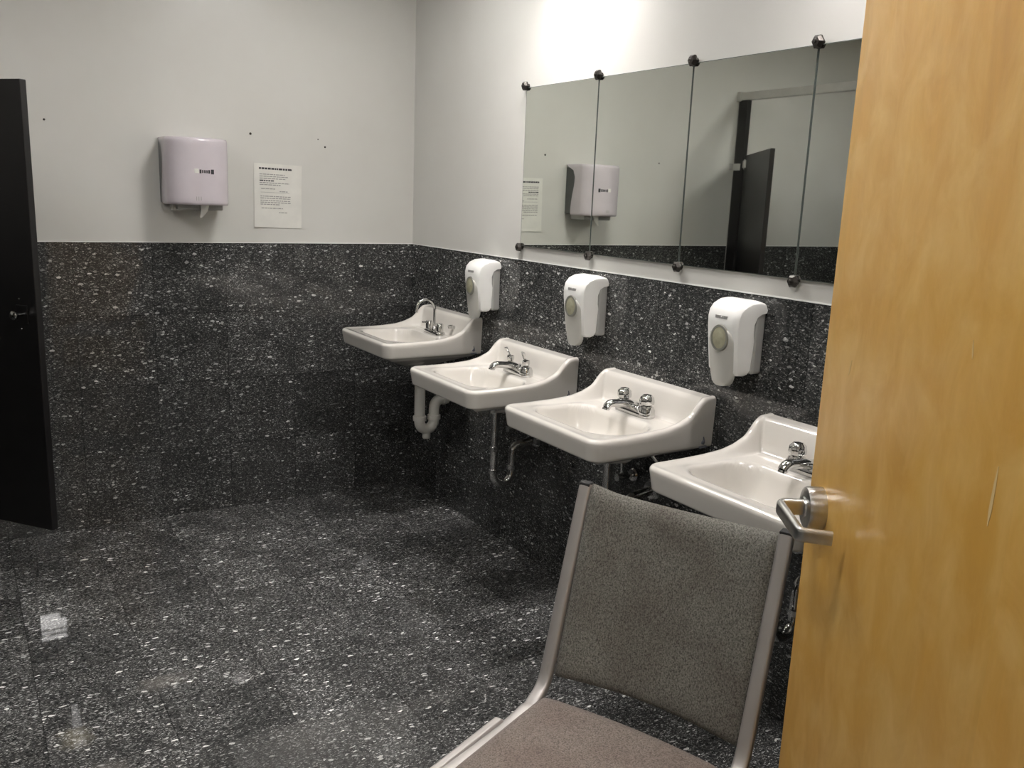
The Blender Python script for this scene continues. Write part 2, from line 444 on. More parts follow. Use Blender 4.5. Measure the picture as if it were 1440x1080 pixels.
def bowl_sd(a, d):
    return rbox(a, d, 0, 0.281, 0.190-0.10*np.clip(0.24-d, 0, 0.2), 0.120, 0.080)
def sink_top(a, d):
    s = edge_dist(a, d); hs = np.interp(d, _dd, _hh)
    zin = -0.008 + 0.006*sstep(0.28, 0.40, d)
    sd = bowl_sd(a, d)
    Lb = 0.068 + 0.050*sstep(0.24, 0.36, d)
    t = np.clip(-sd/Lb, 0, 1)
    zin = zin - 0.003*sstep(0.012, 0.0, sd) - 0.112*(1-(1-t)**2.2)
    wside = W2-np.abs(a)
    z_side = hs + (zin-hs)*sstep(0.018, 0.052, wside)
    zf = sstep(0.008, 0.034, DEP-d)
    z_side = z_side*zf + hs*(1-zf)
    zb = 0.090-0.004*(d/0.04)
    z_back = zb + (-0.5-zb)*0 
    z_back = np.where(d < 0.2, zb + (-0.012-zb)*sstep(0.040, 0.078, d), -0.2)
    z = np.where(d < 0.1, smax(z_side, z_back, 0.010), z_side)
    r = 0.013; q = np.clip(r-s, 0, r)
    return z - (r-np.sqrt(np.maximum(r*r-q*q, 0)))
def sink_bot(a, d):
    s = edge_dist(a, d); sd = bowl_sd(a, d)
    sw = np.minimum(s, d+0.02)
    z = -0.068 - 0.010*sstep(0.012, 0.05, sw) - 0.40*np.clip(sw-0.03, 0, 0.15)
    r = 0.010; q = np.clip(r-s, 0, r)
    return z + (r-np.sqrt(np.maximum(r*r-q*q, 0)))
def sink_mesh():
    bm = bmesh.new()
    NA = 97; ND = 100
    ta = np.linspace(-1, 1, NA); ta = np.sign(ta)*(1-(1-np.abs(ta))**1.35)
    td = np.linspace(0, 1, ND); td = 1-(1-td)**1.45
    D = 0.003 + (DEP-0.003)*td
    top, bot = [], []
    for i, d in enumerate(D):
        wv = float(outline_w(np.array(d))); a = ta*wv; dv = np.full(NA, d)
        zt = sink_top(a, dv); zb = sink_bot(a, dv)
        # slight draft inwards at the bottom of the skirt
        top.append([bm.verts.new((-d, -aa, z)) for aa, z in zip(a, zt)])
        bot.append([bm.verts.new((-(d*0.985), -aa*0.98, z)) for aa, z in zip(a, zb)])
    for i in range(ND-1):
        for j in range(NA-1):
            bm.faces.new((top[i][j], top[i][j+1], top[i+1][j+1], top[i+1][j]))
            bm.faces.new((bot[i][j], bot[i+1][j], bot[i+1][j+1], bot[i][j+1]))
    def loopof(g):
        return [g[0][j] for j in range(NA)] + [g[i][NA-1] for i in range(1, ND)] + [g[ND-1][j] for j in range(NA-2, -1, -1)] + [g[i][0] for i in range(ND-2, 0, -1)]
    a, b = loopof(top), loopof(bot); n = len(a)
    mids = []
    for f in (0.25, 0.5, 0.75):
        mids.append([bm.verts.new(x.co.lerp(y.co, f) + Vector((0, 0, 0))) for x, y in zip(a, b)])
    seq = [a]+mids+[b]
    for p, q in zip(seq[:-1], seq[1:]):
        for k_ in range(n): bm.faces.new((p[k_], p[(k_+1) % n], q[(k_+1) % n], q[k_]))
    return bm

def faucet_base(kind):
    bm = bmesh.new()
    if kind == 'goose':
        prof = [(0.0, 0.0)]
        rings = []
        for z, s_ in ((0.0, 1.0), (0.010, 1.0), (0.016, 0.88)):
            ring = []
            for k_ in range(28):
                th = 2*PI*k_/28; cx = 0.052 if math.cos(th) > 0 else -0.052
                ring.append((math.sin(th)*0.025*s_, cx + math.cos(th)*0.025*s_, z))
            rings.append(ring)
        loft(bm, rings)
    else:
        rings = []
        for z, s_ in ((0.0, 1.0), (0.012, 1.0), (0.024, 0.90), (0.030, 0.72)):
            ring = []
            for k_ in range(32):
                th = 2*PI*k_/32; cx = 0.056 if math.cos(th) > 0 else -0.056
                ring.append((math.sin(th)*0.028*s_, cx + math.cos(th)*0.029*s_, z))
            rings.append(ring)
        loft(bm, rings)
        for sy in (-1, 1): lathe(bm, [(0.0275, 0.012), (0.0275, 0.026), (0.022, 0.038), (0.013, 0.042)], (0, sy*0.056, 0), n=20)
        lathe(bm, [(0.026, 0.010), (0.024, 0.032), (0.016, 0.042), (0.0, 0.044)], (0, 0, 0), n=20)
    return bm
def build_faucet(root, kind):
    z0 = -0.0115
    fb = obj('faucet', faucet_base(kind), M_chrome, root); fb.location = (-0.105, 0, z0)
    bm = bmesh.new()
    if kind == 'goose':
        pts = [(0, 0, 0.012), (0, 0, 0.105)]
        pts += [(-0.046+0.046*math.cos(t), 0, 0.113+0.046*math.sin(t)) for t in [PI*i/14 for i in range(0, 13)]]
        e = Vector(pts[-1]); pts.append(tuple(e+Vector((-0.004, 0, -0.018))))
        tube(bm, pts, 0.0062, 14, up=(0, 1, 0))
        lathe(bm, [(0.013, 0.014), (0.013, 0.022), (0.009, 0.034), (0.0065, 0.036)], n=18)
        a = Vector(pts[-1]); cyl(bm, a, a+Vector((-0.003, 0, -0.013)), 0.0078, 14)
    else:
        pts = fillet([(0.006, 0, 0.026), (-0.030, 0, 0.040), (-0.108, 0, 0.047), (-0.119, 0, 0.033)], [0.02, 0.012], 6)
        n_ = len(pts); tube(bm, pts, [0.0175-0.0045*i/(n_-1) for i in range(n_)], 16, up=(0, 1, 0), flat=(1.1, 0.85))
        a = Vector(pts[-1]); cyl(bm, a, a+Vector((-0.002, 0, -0.006)), 0.0115, 16)
    obj('spout', bm, M_chrome, fb)
    for sy in (-1, 1):
        bm = bmesh.new(); o = (0, sy*(0.051 if kind == 'goose' else 0.056), 0)
        if kind == 'goose':
            lathe(bm, [(0.017, 0.014), (0.0175, 0.020), (0.0165, 0.024), (0.0165, 0.052), (0.0145, 0.055), (0.0, 0.0555)], o, n=24)
            box(bm, -0.034, 0.0, sy*0.051-0.006, sy*0.051+0.006, 0.046, 0.053)
        elif kind == 'lever':
            lathe(bm, [(0.011, 0.042), (0.013, 0.048), (0.015, 0.055), (0.014, 0.066), (0.0, 0.069)], o, n=20)
            tube(bm, [(0.002, sy*0.051, 0.060), (-0.012, sy*0.058, 0.080), (-0.020, sy*0.062, 0.098)], [0.006, 0.007, 0.0085], 10, flat=(1.3, 0.6), up=(0, 1, 0))
        else:
            n_ = 8
            rings = []
            for r, h in ((0.013, 0.038), (0.016, 0.043), (0.0215, 0.046), (0.0225, 0.056), (0.020, 0.069), (0.013, 0.077), (0.001, 0.079)):
                ring = []
                for k_ in range(32):
                    th = 2*PI*k_/32; rr = r*(1+0.07*math.cos(th*n_)) if r > 0.015 else r
                    ring.append((o[0]+rr*math.cos(th), o[1]+rr*math.sin(th), h))
                rings.append(ring)
            loft(bm, rings)
        obj('faucet_handle', bm, M_chrome, fb)
    return fb
def build_drain(root, kind):
    bm = bmesh.new()
    if kind == 'pvc':
        r = 0.0245; xa, xb, zc = -0.172, -0.098, -0.415
        pts = [(xa, 0, -0.125), (xa, 0, zc)] + [((xa+xb)/2+(xa-xb)/2*math.cos(t), 0, zc+0.040*-math.sin(t)*1.0) for t in [PI*i/10 for i in range(1, 10)]] + [(xb, 0, zc)]
        pts += [tuple(v) for v in fillet([(xb, 0, zc), (xb, 0, -0.325), (-0.006, 0, -0.305)], [0.035], 6)[1:]]
        tube(bm, pts, r, 18, up=(0, 1, 0))
        d = obj('drain_trap', bm, M_pvc, root)
        for x, z in ((xa, -0.40), (xb, -0.40)):
            bm = bmesh.new(); lathe(bm, [(r, -0.012), (r+0.006, -0.010), (r+0.006, 0.010), (r, 0.012)], (x, 0, z), n=24)
            obj('slip_nut', bm, M_pvc, d)
        bm = bmesh.new(); cyl(bm, (-0.06, 0, -0.317), (-0.035, 0, -0.312), r+0.006, 20)
        obj('slip_nut', bm, M_pvc, d)
        bm = bmesh.new(); lathe(bm, [(0.0, -0.022), (0.016, -0.022), (0.019, -0.018), (0.019, 0.006), (0.0, 0.006)], ((xa+xb)/2, 0, zc-0.062), n=20)
        obj('cleanout_plug', bm, M_pvc, d)
        # chrome tailpiece above
        bm = bmesh.new(); lathe(bm, [(0.034, -0.125), (0.034, -0.142), (0.027, -0.150), (0.027, -0.18)], (xa, 0, 0), n=20); obj('tailpiece_flange', bm, M_pvc, d)
    else:
        r = 0.0165; xa = -0.20; xb = -0.115; zc = -0.405
        pts = [(xa, 0, -0.12), (xa, 0, zc)] + [((xa+xb)/2+(xa-xb)/2*math.cos(t), 0, zc-0.042*math.sin(t)) for t in [PI*i/12 for i in range(1, 12)]] + [(xb, 0, zc)]
        pts += [tuple(v) for v in fillet([(xb, 0, zc), (xb, 0, -0.30), (-0.006, 0, -0.285)], [0.03], 6)[1:]]
        tube(bm, pts, r, 16, up=(0, 1, 0))
        d = obj('drain_trap', bm, M_chrome, root)
        for x, z in ((xa, -0.30), (xa, -0.392), (xb, -0.385)):
            bm = bmesh.new(); lathe(bm, [(r, -0.010), (r+0.005, -0.008), (r+0.005, 0.008), (r, 0.010)], (x, 0, z), n=10)
            obj('slip_nut', bm, M_chrome, d)
        bm = bmesh.new(); lathe(bm, [(0.03, -0.125), (0.03, -0.142), (0.022, -0.150), (0.022, -0.17)], (xa, 0, 0), n=20)
        obj('tailpiece_flange', bm, M_chrome, d)
        bm = bmesh.new(); lathe(bm, [(0.0, 0.0), (0.035, 0.0), (0.030, 0.008), (r+0.001, 0.010)], (-0.0055, 0, -0.2835), (-1, 0, 0), n=20)
        obj('wall_flange', bm, M_chrome, d)
def build_supply(root):
    for sy in (-1, 1):
        bm = bmesh.new()
        pts = fillet([(-0.006, sy*0.10, -0.26), (-0.055, sy*0.10, -0.26), (-0.06, sy*0.10, -0.17), (-0.105, sy*0.055, -0.10)], [0.012, 0.03], 5)
        tube(bm, pts, 0.006, 10)
        cyl(bm, (-0.03, sy*0.10, -0.26), (-0.062, sy*0.10, -0.26), 0.011, 12)
        lathe(bm, [(0.0, 0.0), (0.024, 0.0), (0.02, 0.006), (0.008, 0.008)], (-0.0055, sy*0.10, -0.26), (-1, 0, 0), n=16)
        cyl(bm, (-0.062, sy*0.10, -0.26), (-0.078, sy*0.10, -0.26), 0.016, 12, 0.013)
        obj('supply_valve', bm, M_chrome, root)
SINK = sink_mesh(); sink_me = None
def logo_bm():
    bm = bmesh.new()
    y = -W2+0.0008
    prof = [(-0.042+0.006*math.sin(t*2*PI)*(1-t*0.6), -0.045+0.020*t) for t in [i/8 for i in range(9)]]
    poly = [(-0.048, -0.052), (-0.041, -0.055), (-0.036, -0.049), (-0.038, -0.040), (-0.042, -0.030), (-0.041, -0.041), (-0.046, -0.046)]
    prism(bm, poly, 'y', y-0.0013, y+0.004)
    for i, (x0, x1) in enumerate(((-0.056, -0.051), (-0.0495, -0.046), (-0.0445, -0.039), (-0.0375, -0.033), (-0.0315, -0.028))):
        box(bm, x0, x1, y-0.0013, y+0.004, -0.0655, -0.0595)
    return bm
SINKS = [(-0.460, 0.856, 'goose', 'pvc', 'white wall-hung sink in the far corner, with the tall gooseneck faucet'),
         (-1.167, 0.803, 'lever', 'chrome', 'second white sink from the corner, between the gooseneck sink and the stained-bowl sink'),
         (-1.868, 0.805, 'knob', 'chrome', 'white wall-hung sink behind the chair back, whole and nearest in full view'),
         (-2.577, 0.803, 'knob', 'chrome', 'white wall-hung sink partly hidden by the wooden door')]
for i, (yc, zr, fk, dk, lab) in enumerate(SINKS):
    t = thing('wall_sink', lab, 'sink', (-TT, yc, zr), 0, 'row of wall-hung sinks')
    if sink_me is None:
        b = obj('basin', SINK, M_porc, t, auto=1.2); sink_me = b.data
    else:
        b = bpy.data.objects.new('basin', sink_me); C.objects.link(b); b.parent = t
    bm = bmesh.new(); lathe(bm, [(0.0, 0.0), (0.026, 0.0), (0.026, 0.003), (0.018, 0.004), (0.016, 0.0015), (0.0, 0.0015)], (-0.281, 0, -0.1235), n=24)
    obj('drain_ring', bm, M_chrome, t)
    build_faucet(t, fk); build_drain(t, dk); build_supply(t)
    obj('logo', logo_bm(), M_blue, t, smooth=False)
    if fk == 'goose':
        bm = bmesh.new(); tube(bm, [(-0.050, -0.105, 0.028), (-0.080, -0.105, 0.036)], [0.010, 0.008], 14)
        lathe(bm, [(0.008, 0), (0.012, 0.0), (0.012, 0.012), (0.0, 0.014)], (-0.078, -0.105, 0.030), (-0.2, 0, 1), n=14)
        obj('chain_stay', bm, M_chrome, t)

# ------------------------------------------------------------------ soap dispensers
def soap_dispenser(y, z, label):
    t = thing('soap_dispenser', label, 'soap dispenser', (-TT, y, z), 0, 'white soap dispensers on the tile')
    # z = 0 is the bottom of the cover
    bm = bmesh.new(); box(bm, -0.040, -0.001, -0.069, 0.069, 0.008, 0.200); obj('back_plate', bm, M_greyplastic, t, smooth=False, bevel=0.008)
    side = [(-0.003, 0.188), (-0.022, 0.184), (-0.036, 0.172), (-0.044, 0.150), (-0.042, 0.120), (-0.035, 0.090), (-0.034, 0.060), (-0.040, 0.020), (-0.046, 0.004), (-0.056, 0.0), (-0.080, 0.002), (-0.090, 0.012),
            (-0.098, 0.07), (-0.106, 0.14), (-0.106, 0.165), (-0.099, 0.187), (-0.083, 0.204), (-0.055, 0.215), (-0.025, 0.2175), (-0.006, 0.212), (-0.001, 0.2)]
    bm = bmesh.new()
    rings = []
    for yy, s_ in ((-0.0715, 0), (-0.0715, 0.5), (-0.071, 1), (0.071, 1), (0.0715, 0.5), (0.0715, 0)):
        pass
    def inset(x, zz, a):
        # pull the front and the top in towards the flanks
        return (x + a*max(0, (-x-0.05))*0.25, zz - a*max(0, zz-0.17)*0.28 + a*max(0, 0.02-zz)*0.4)
    for yy, a in ((-0.0720, 1.0), (-0.0700, 0.55), (-0.062, 0.15), (-0.045, 0.0), (0.045, 0.0), (0.062, 0.15), (0.0700, 0.55), (0.0720, 1.0)):
        ring = []
        for x, zz in side:
            X, Z = inset(x, zz, a)
            fr = min(1, max(0, (-x-0.02)/0.09)); lo = 1-0.14*(1-max(0, min(1, zz/0.19)))
            ring.append((X, yy*(1-0.13*fr)*lo, Z))
        rings.append(ring)
    loft(bm, rings)
    cv = obj('cover', bm, M_whiteplastic, t, auto=0.55)
    # front push lever, tongue shape reaching below the cover
    bm = bmesh.new()
    def xf(zz): return -0.0905-0.016*min(1, max(0, zz/0.14))
    rings = []
    zs = [-0.032, -0.028, -0.02, -0.005, 0.02, 0.05, 0.075, 0.10, 0.12, 0.132]
    hw = [0.014, 0.027, 0.036, 0.042, 0.046, 0.048, 0.0495, 0.0495, 0.045, 0.030]
    for zz, h in zip(zs, hw):
        x0 = xf(zz)
        rings.append([(x0+0.012, -h, zz), (x0+0.003, -h, zz), (x0-0.004, -h*0.8, zz), (x0-0.006, 0, zz), (x0-0.004, h*0.8, zz), (x0+0.003, h, zz), (x0+0.012, h, zz)])
    loft(bm, rings)
    lv = obj('push_lever', bm, M_palegrey, t, auto=0.9)
    # oval level window
    bm = bmesh.new(); lathe(bm, [(0.0, 0.0), (1.0, 0.0), (0.95, 1.0), (0.80, 1.05), (0.78, 0.6), (0.0, 0.6)], axis=(-1, 0, 0), n=32)
    for v in bm.verts: v.co = (v.co.x*0.006+xf(0.105)-0.0030, v.co.y*0.034, v.co.z*0.039+0.108)
    obj('window_ring', bm, M_windowring, t)
    bm = bmesh.new(); lathe(bm, [(0.0, 0.0), (1.0, 0.0), (0.9, 0.6), (0.6, 0.95), (0.0, 1.1)], axis=(-1, 0, 0), n=32)
    for v in bm.verts: v.co = (v.co.x*0.006+xf(0.105)-0.0045, v.co.y*0.029, v.co.z*0.034+0.108)
    obj('level_window', bm, M_olive, t)
    # printed mark over the window
    bm = bmesh.new(); y0 = 0.024
    for i, wd in enumerate((0.006, 0.005, 0.006, 0.004, 0.005, 0.005, 0.006)):
        box(bm, -0.1073, -0.100, y0-wd, y0, 0.163, 0.1715 if i not in (3,) else 0.167); y0 -= wd+0.0013
    obj('brand_mark', bm, M_inkpale, t, smooth=False)
    return t
d0 = soap_dispenser(-2.213, 0.990, 'white soap dispenser under the third mirror, nearest the wooden door')
dup(d0, (-TT, -1.496, 0.992), 'white soap dispenser between the second and third sinks', 'white soap dispensers on the tile')
dup(d0, (-TT, -0.780, 0.990), 'white soap dispenser beside the gooseneck sink, farthest from the wooden door', 'white soap dispensers on the tile')

# ------------------------------------------------------------------ paper towel dispenser
t = thing('paper_towel_dispenser', 'lilac-white paper towel dispenser with a curved cover, high on the back wall', 'towel dispenser', (-1.055, 0, 1.385))
HWD = 0.124
bm = bmesh.new()
poly = [(-0.001, 0.004), (-0.075, 0.004), (-0.080, 0.07), (-0.095, 0.14), (-0.098, 0.20), (-0.080, 0.235), (-0.03, 0.250), (-0.001, 0.252)]
prism(bm, poly, 'x', -HWD+0.003, HWD-0.003)
for f in list(bm.verts): pass
obj('back_housing', bm, M_darkgrey, t, smooth=False, bevel=0.004)
bm = bmesh.new()
# cover: bowed plan, S-shaped back edge on the flanks
def cov_d(x):  # depth of the front at lateral x
    q = abs(x)/HWD
    return 0.125+0.085*math.sqrt(max(0, 1-0.95*q**2.1))
zs = [0.0, 0.004, 0.012, 0.03, 0.07, 0.11, 0.155, 0.20, 0.235, 0.252, 0.262, 0.267]
back = [0.060, 0.059, 0.058, 0.058, 0.062, 0.070, 0.082, 0.086, 0.070, 0.030, 0.010, 0.004]
insz = [0.006, 0.002, 0.0, 0, 0, 0, 0, 0, 0, 0.0, 0.002, 0.008]
rings = []
NX = 28
for z, bk, ins in zip(zs, back, insz):
    ring = [(-HWD+ins*0.4, -bk, z)]
    for i in range(NX+1):
        th = -PI/2+PI*i/NX; x = (HWD-ins*0.4)*math.sin(th); ring.append((x, -(cov_d(x*HWD/(HWD-ins*0.4))-ins), z))
    ring.append((HWD-ins*0.4, -bk, z))
    rings.append(ring)
loft(bm, rings)
obj('front_cover', bm, M_lilac, t, auto=0.7)
bm = bmesh.new(); box(bm, -0.085, 0.100, -0.150, -0.03, -0.022, 0.014); obj('outlet_base', bm, M_greyplastic, t, smooth=False, bevel=0.006)
bm = bmesh.new(); tube(bm, [(0.022, -0.155, 0.0), (0.020, -0.157, -0.022), (0.012, -0.158, -0.038), (0.004, -0.157, -0.052)], [0.016, 0.013, 0.007, 0.003], 10, flat=(1.2, 0.5), up=(1, 0, 0)); obj('towel_tail', bm, M_paper, t)
bm = bmesh.new(); lathe(bm, [(0.0, -0.024), (0.010, -0.024), (0.012, -0.018), (0.012, 0.006), (0.0, 0.006)], (-0.092, -0.11, 0), n=16); obj('lock_knob', bm, M_pvc, t)
bm = bmesh.new(); 
def on_cover(x): return -cov_d(x)
x = -0.026; box(bm, x, x+0.017, on_cover(x+0.007)-0.0015, on_cover(x+0.007)+0.004, 0.127, 0.145)
obj('logo_square', bm, M_paper, t, smooth=False)
bm = bmesh.new(); x = -0.006
for i in range(6):
    wd = (0.007, 0.005, 0.006, 0.005, 0.007, 0.013)[i]; hgt = (0.015, 0.012, 0.012, 0.012, 0.014, 0.019)[i]
    box(bm, x, x+wd, on_cover(x+wd/2)-0.0012, on_cover(x+wd/2)+0.004, 0.134-hgt/2, 0.134+hgt/2); x += wd+0.003
obj('logo_letters', bm, M_ink, t, smooth=False); bm = bmesh.new()
for i in range(3): box(bm, -0.022+0.009*i, -0.020+0.009*i, on_cover(-0.021+0.009*i)-0.0012, on_cover(-0.021+0.009*i)+0.004, 0.018, 0.034)
obj('grip_marks', bm, M_inkpale, t, smooth=False)

# ------------------------------------------------------------------ paper notice
t = thing('paper_notice', 'printed white paper notice taped to the back wall beside the towel dispenser', 'notice', (-0.674, -0.001, 1.290))
bm = bmesh.new(); NXp, NZp = 14, 18
g = []
for j in range(NZp+1):
    row = []
    for i in range(NXp+1):
        u, v = i/NXp, j/NZp
        lift = 0.0015+0.007*max(0, u+v-1.45)**1.5*2.2+0.004*max(0, 0.25-v)*max(0, 0.35-u)*10+0.0012*math.sin(7*u+3*v)*math.sin(5*v)
        row.append(bm.verts.new(((u-0.5)*0.216+0.003*(v-.5), -abs(lift)-0.001, v*0.279-(u-.5)*0.004)))
    g.append(row)
for j in range(NZp):
    for i in range(NXp): bm.faces.new((g[j][i], g[j][i+1], g[j+1][i+1], g[j+1][i]))
r_ = bmesh.ops.extrude_face_region(bm, geom=list(bm.faces))
for v in [e for e in r_['geom'] if isinstance(e, bmesh.types.BMVert)]: v.co.y += 0.0006
obj('paper_sheet', bm, M_paper, t)
rp = random.Random(3)
def paper_y(x, z):
    u, v = (x/0.216)+0.5, z/0.279
    return -abs(0.0015+0.007*max(0, u+v-1.45)**1.5*2.2+0.004*max(0, 0.25-v)*max(0, 0.35-u)*10+0.0012*math.sin(7*u+3*v)*math.sin(5*v))-0.001
bmh, bmk, bmt = bmesh.new(), bmesh.new(), bmesh.new()
lines = [(0.2575, 0.008, 0.024, 0.172, 1), (0.2325, .004, .026, .14, 0), (0.2235, .004, .026, .155, 0), (.2145, .004, .026, .145, 0), (.2050, .005, .026, .09, 1), (.1955, .004, .026, .16, 0), (.187, .004, .026, .12, 0),
         (.170, .004, .032, .095, 0), (.160, .004, .115, .152, 0), (.154, .0015, .03, .16, 2), (.137, .004, .028, .165, 0), (.1285, .004, .028, .165, 0), (.1185, .004, .028, .165, 0), (.110, .004, .028, .165, 0), (.1015, .004, .028, .115, 0),
         (.085, .004, .032, .13, 0), (.067, .004, .112, .15, 0)]
for z, h, x0, x1, kd in lines:
    x = x0-0.108
    while x < x1-0.108:
        wl = rp.uniform(0.006, 0.018) if kd < 2 else 0.02
        zz = z-(x/0.216)*0.004; yy = paper_y(x+wl/2, zz)
        box((bmh if z > 0.25 else bmk) if kd == 1 else bmt, x, min(x+wl, x1-0.108), yy-0.0006, yy+0.0003, zz-h/2, zz+h/2)
        x += wl+(0.0025 if kd < 2 else 0)
obj('heading_print', bmh, M_ink, t, smooth=False); obj('bold_line', bmk, M_ink, t, smooth=False); obj('body_print', bmt, M_inkpale, t, smooth=False)

# small dark screw holes and nicks in the painted wall
for x, z, r, lab in ((-1.591, 1.691, 0.0045, 'small dark nail mark on the wall by the black stall door'), (-0.791, 1.693, 0.0055, 'dark nail mark on the wall above the paper notice'),
                     (-0.484, 1.689, 0.003, 'faint upper nick in the wall, right of the paper notice'), (-0.451, 1.657, 0.0045, 'lower nick in the wall, right of the paper notice')):
    bm = bmesh.new(); lathe(bm, [(0.0, 0.0), (r, 0.0), (r*0.8, 0.002), (0.0, 0.003)], (0, 0, 0), (0, -1, 0), n=10)
    o = obj('nail_head', bm, M_bronze); o.location = (x, -0.0003, z); tag(o, lab, 'nail')

# ------------------------------------------------------------------ toilet stall: door, posts, head rail
hx, hy = -2.20, -0.095; ex, ey = -1.708, -0.735
dl = math.hypot(ex-hx, ey-hy); dang = math.atan2(ey-hy, ex-hx)
t = thing('stall_door', 'black toilet stall door standing ajar beside the back wall', 'stall door', (hx, hy, 0.28), dang)
bm = bmesh.new(); box(bm, 0.030, dl, -0.0125, 0.0125, 0, 1.486); obj('door_panel', bm, M_black, t, smooth=False, bevel=0.003)
bm = bmesh.new(); ly = -1
kz = 0.747; kx = dl-0.056
box(bm, kx-0.03, kx+0.02, ly*0.0165, ly*0.012, kz-0.03, kz+0.03); obj('latch_plate', bm, M_black, t, smooth=False, bevel=0.002)
bm = bmesh.new(); lathe(bm, [(0.006, 0.0), (0.006, 0.022), (0.011, 0.024), (0.015, 0.030), (0.015, 0.038), (0.010, 0.042), (0.0, 0.043)], (kx, -0.016, kz), (0, -1, 0), n=20); obj('latch_knob', bm, M_chrome, t)
for dz in (0.05, -0.05):
    bm = bmesh.new(); lathe(bm, [(0.0, 0.0), (0.004, 0.0), (0.003, 0.003), (0.0, 0.0035)], (kx-0.015, -0.0125, kz+dz), (0, -1, 0), n=10); obj('screw', bm, M_chrome, t)
for zz in (0.06, 1.435):
    bm = bmesh.new(); cyl(bm, (0.010, 0, zz-0.03), (0.010, 0, zz+0.03), 0.014, 14); box(bm, 0.010, 0.085, -0.021, 0.021, zz-0.022, zz+0.022); obj('hinge', bm, M_alu, t, bevel=0.002)
def pilaster(y0, y1, label):
    t = thing('stall_post', label, 'stall post', (-2.20, (y0+y1)/2, 0))
    h = (y1-y0)/2
    bm = bmesh.new(); box(bm, -0.016, 0.016, -h, h, 0.10, 2.09); obj('post_panel', bm, M_black, t, smooth=False, bevel=0.002)
    bm = bmesh.new(); box(bm, -0.022, 0.022, -h-0.003, h+0.003, 0.0, 0.10); obj('floor_shoe', bm, M_alu, t, smooth=False)
    return t
t = pilaster(-0.084, -0.012, 'narrow black stall post against the back wall, seen in the mirror')
for zz in (0.35, 1.70):
    bm = bmesh.new(); box(bm, 0.016, 0.020, -0.02, 0.0395, zz-0.02, zz+0.02); box(bm, 0.016, 0.05, 0.036, 0.0405, zz-0.02, zz+0.02); obj('wall_bracket', bm, M_alu, t, smooth=False)
t = pilaster(-1.12, -0.93, 'second black stall post, farther from the back wall')
t = thing('stall_partition', 'black partition panel between the toilet stalls', 'stall partition', (-3.0, -1.03, 0.30))
bm = bmesh.new(); box(bm, -0.785, 0.775, -0.0125, 0.0125, 0, 1.47); obj('partition_panel', bm, M_black, t, smooth=False, bevel=0.003)
for zz in (0.15, 1.3):
    bm = bmesh.new(); box(bm, -0.799, -0.74, -0.018, 0.018, zz-0.02, zz+0.02); obj('wall_bracket', bm, M_alu, t, smooth=False)
t = thing('head_rail', 'aluminium head rail along the top of the toilet stalls', 'rail', (-2.20, -0.0, 2.088))
bm = bmesh.new(); box(bm, -0.020, 0.020, -2.4, -0.004, 0.002, 0.048); obj('rail', bm, M_alu, t, smooth=False, bevel=0.003)
bm = bmesh.new(); box(bm, -0.026, 0.026, -0.03, -0.001, -0.003, 0.053); obj('wall_socket', bm, M_alu, t, smooth=False, bevel=0.002)
t = pilaster(-2.45, -2.25, 'third black stall post, at the end of the head rail')

bm = bmesh.new(); box(bm, -2.212, -2.188, -0.0115, -0.0045, 0.08, 2.085)
o = obj('wall_channel', bm, M_alu, smooth=False); tag(o, 'aluminium wall channel beside the narrow black stall post', 'channel')
P_ = bmesh.new(); tube(P_, [(-1.602, -0.362, 0.0025), (-1.588, -0.366, 0.004), (-1.575, -0.362, 0.0025)], [0.004, 0.006, 0.003], 8, flat=(1.0, 0.45))
o = obj('paper_scrap', P_, M_paper); tag(o, 'tiny white paper scrap on the dark floor', 'paper scrap')

# ------------------------------------------------------------------ wooden entry door
az = math.radians(36.0); de = Vector((-0.765, -3.075)); dw = 0.914
hinge = de + Vector((-math.sin(az), -math.cos(az)))*dw
rz = math.atan2(-math.cos(az), -math.sin(az))     # local +x runs from the free edge to the hinge
t = thing('wooden_door', 'honey maple wooden door standing open at the near side of the room', 'door', (de.x, de.y, 0.008), rz)
# which local side faces the camera
nloc = Vector((-math.sin(rz), math.cos(rz))); side = 1 if nloc.dot(Vector((-1.945, -3.978))-de) > 0 else -1
TH = 0.044
y0, y1 = (-TH, 0) if side > 0 else (0, TH)
bm = bmesh.new(); box(bm, 0, dw, y0, y1, 0, 2.13); obj('door_leaf', bm, M_wood, t, smooth=False, bevel=0.0025)
LX, LZ = 0.072, 0.994
lev = []
for sd in (1, -1):
    oy = 0 if sd > 0 else -TH
    def Y(v): return side*(oy + sd*v)
    bm = bmesh.new(); lathe(bm, [(0.0, 0.0), (0.034, 0.0), (0.034, 0.020), (0.0325, 0.026), (0.029, 0.0275), (0.017, 0.0275), (0.016, 0.030), (0.0, 0.030)], (LX, Y(0), LZ), (0, side*sd, 0), n=36)
    rs = obj('door_handle', bm, M_satin, t)
    bm = bmesh.new()
    pts = fillet([(LX, Y(0.028), LZ), (LX, Y(0.066), LZ), (LX+0.116, Y(0.064), LZ-0.002), (LX+0.121, Y(0.018), LZ-0.004)], [0.010, 0.007], 6)
    n_ = len(pts)
    tube(bm, pts, [0.0128-0.0022*i/(n_-1) for i in range(n_)], 20, up=(0, 0, 1), flat=(1.0, 0.58), sq=0.6)
    obj('lever', bm, M_satin, rs)
bm = bmesh.new(); box(bm, -0.0012, 0.001, side*(-TH+0.009), side*(-0.009), LZ-0.11, LZ+0.11) if side > 0 else box(bm, -0.0012, 0.001, 0.009, TH-0.009, LZ-0.11, LZ+0.11)
obj('latch_plate', bm, M_satin, t, smooth=False)
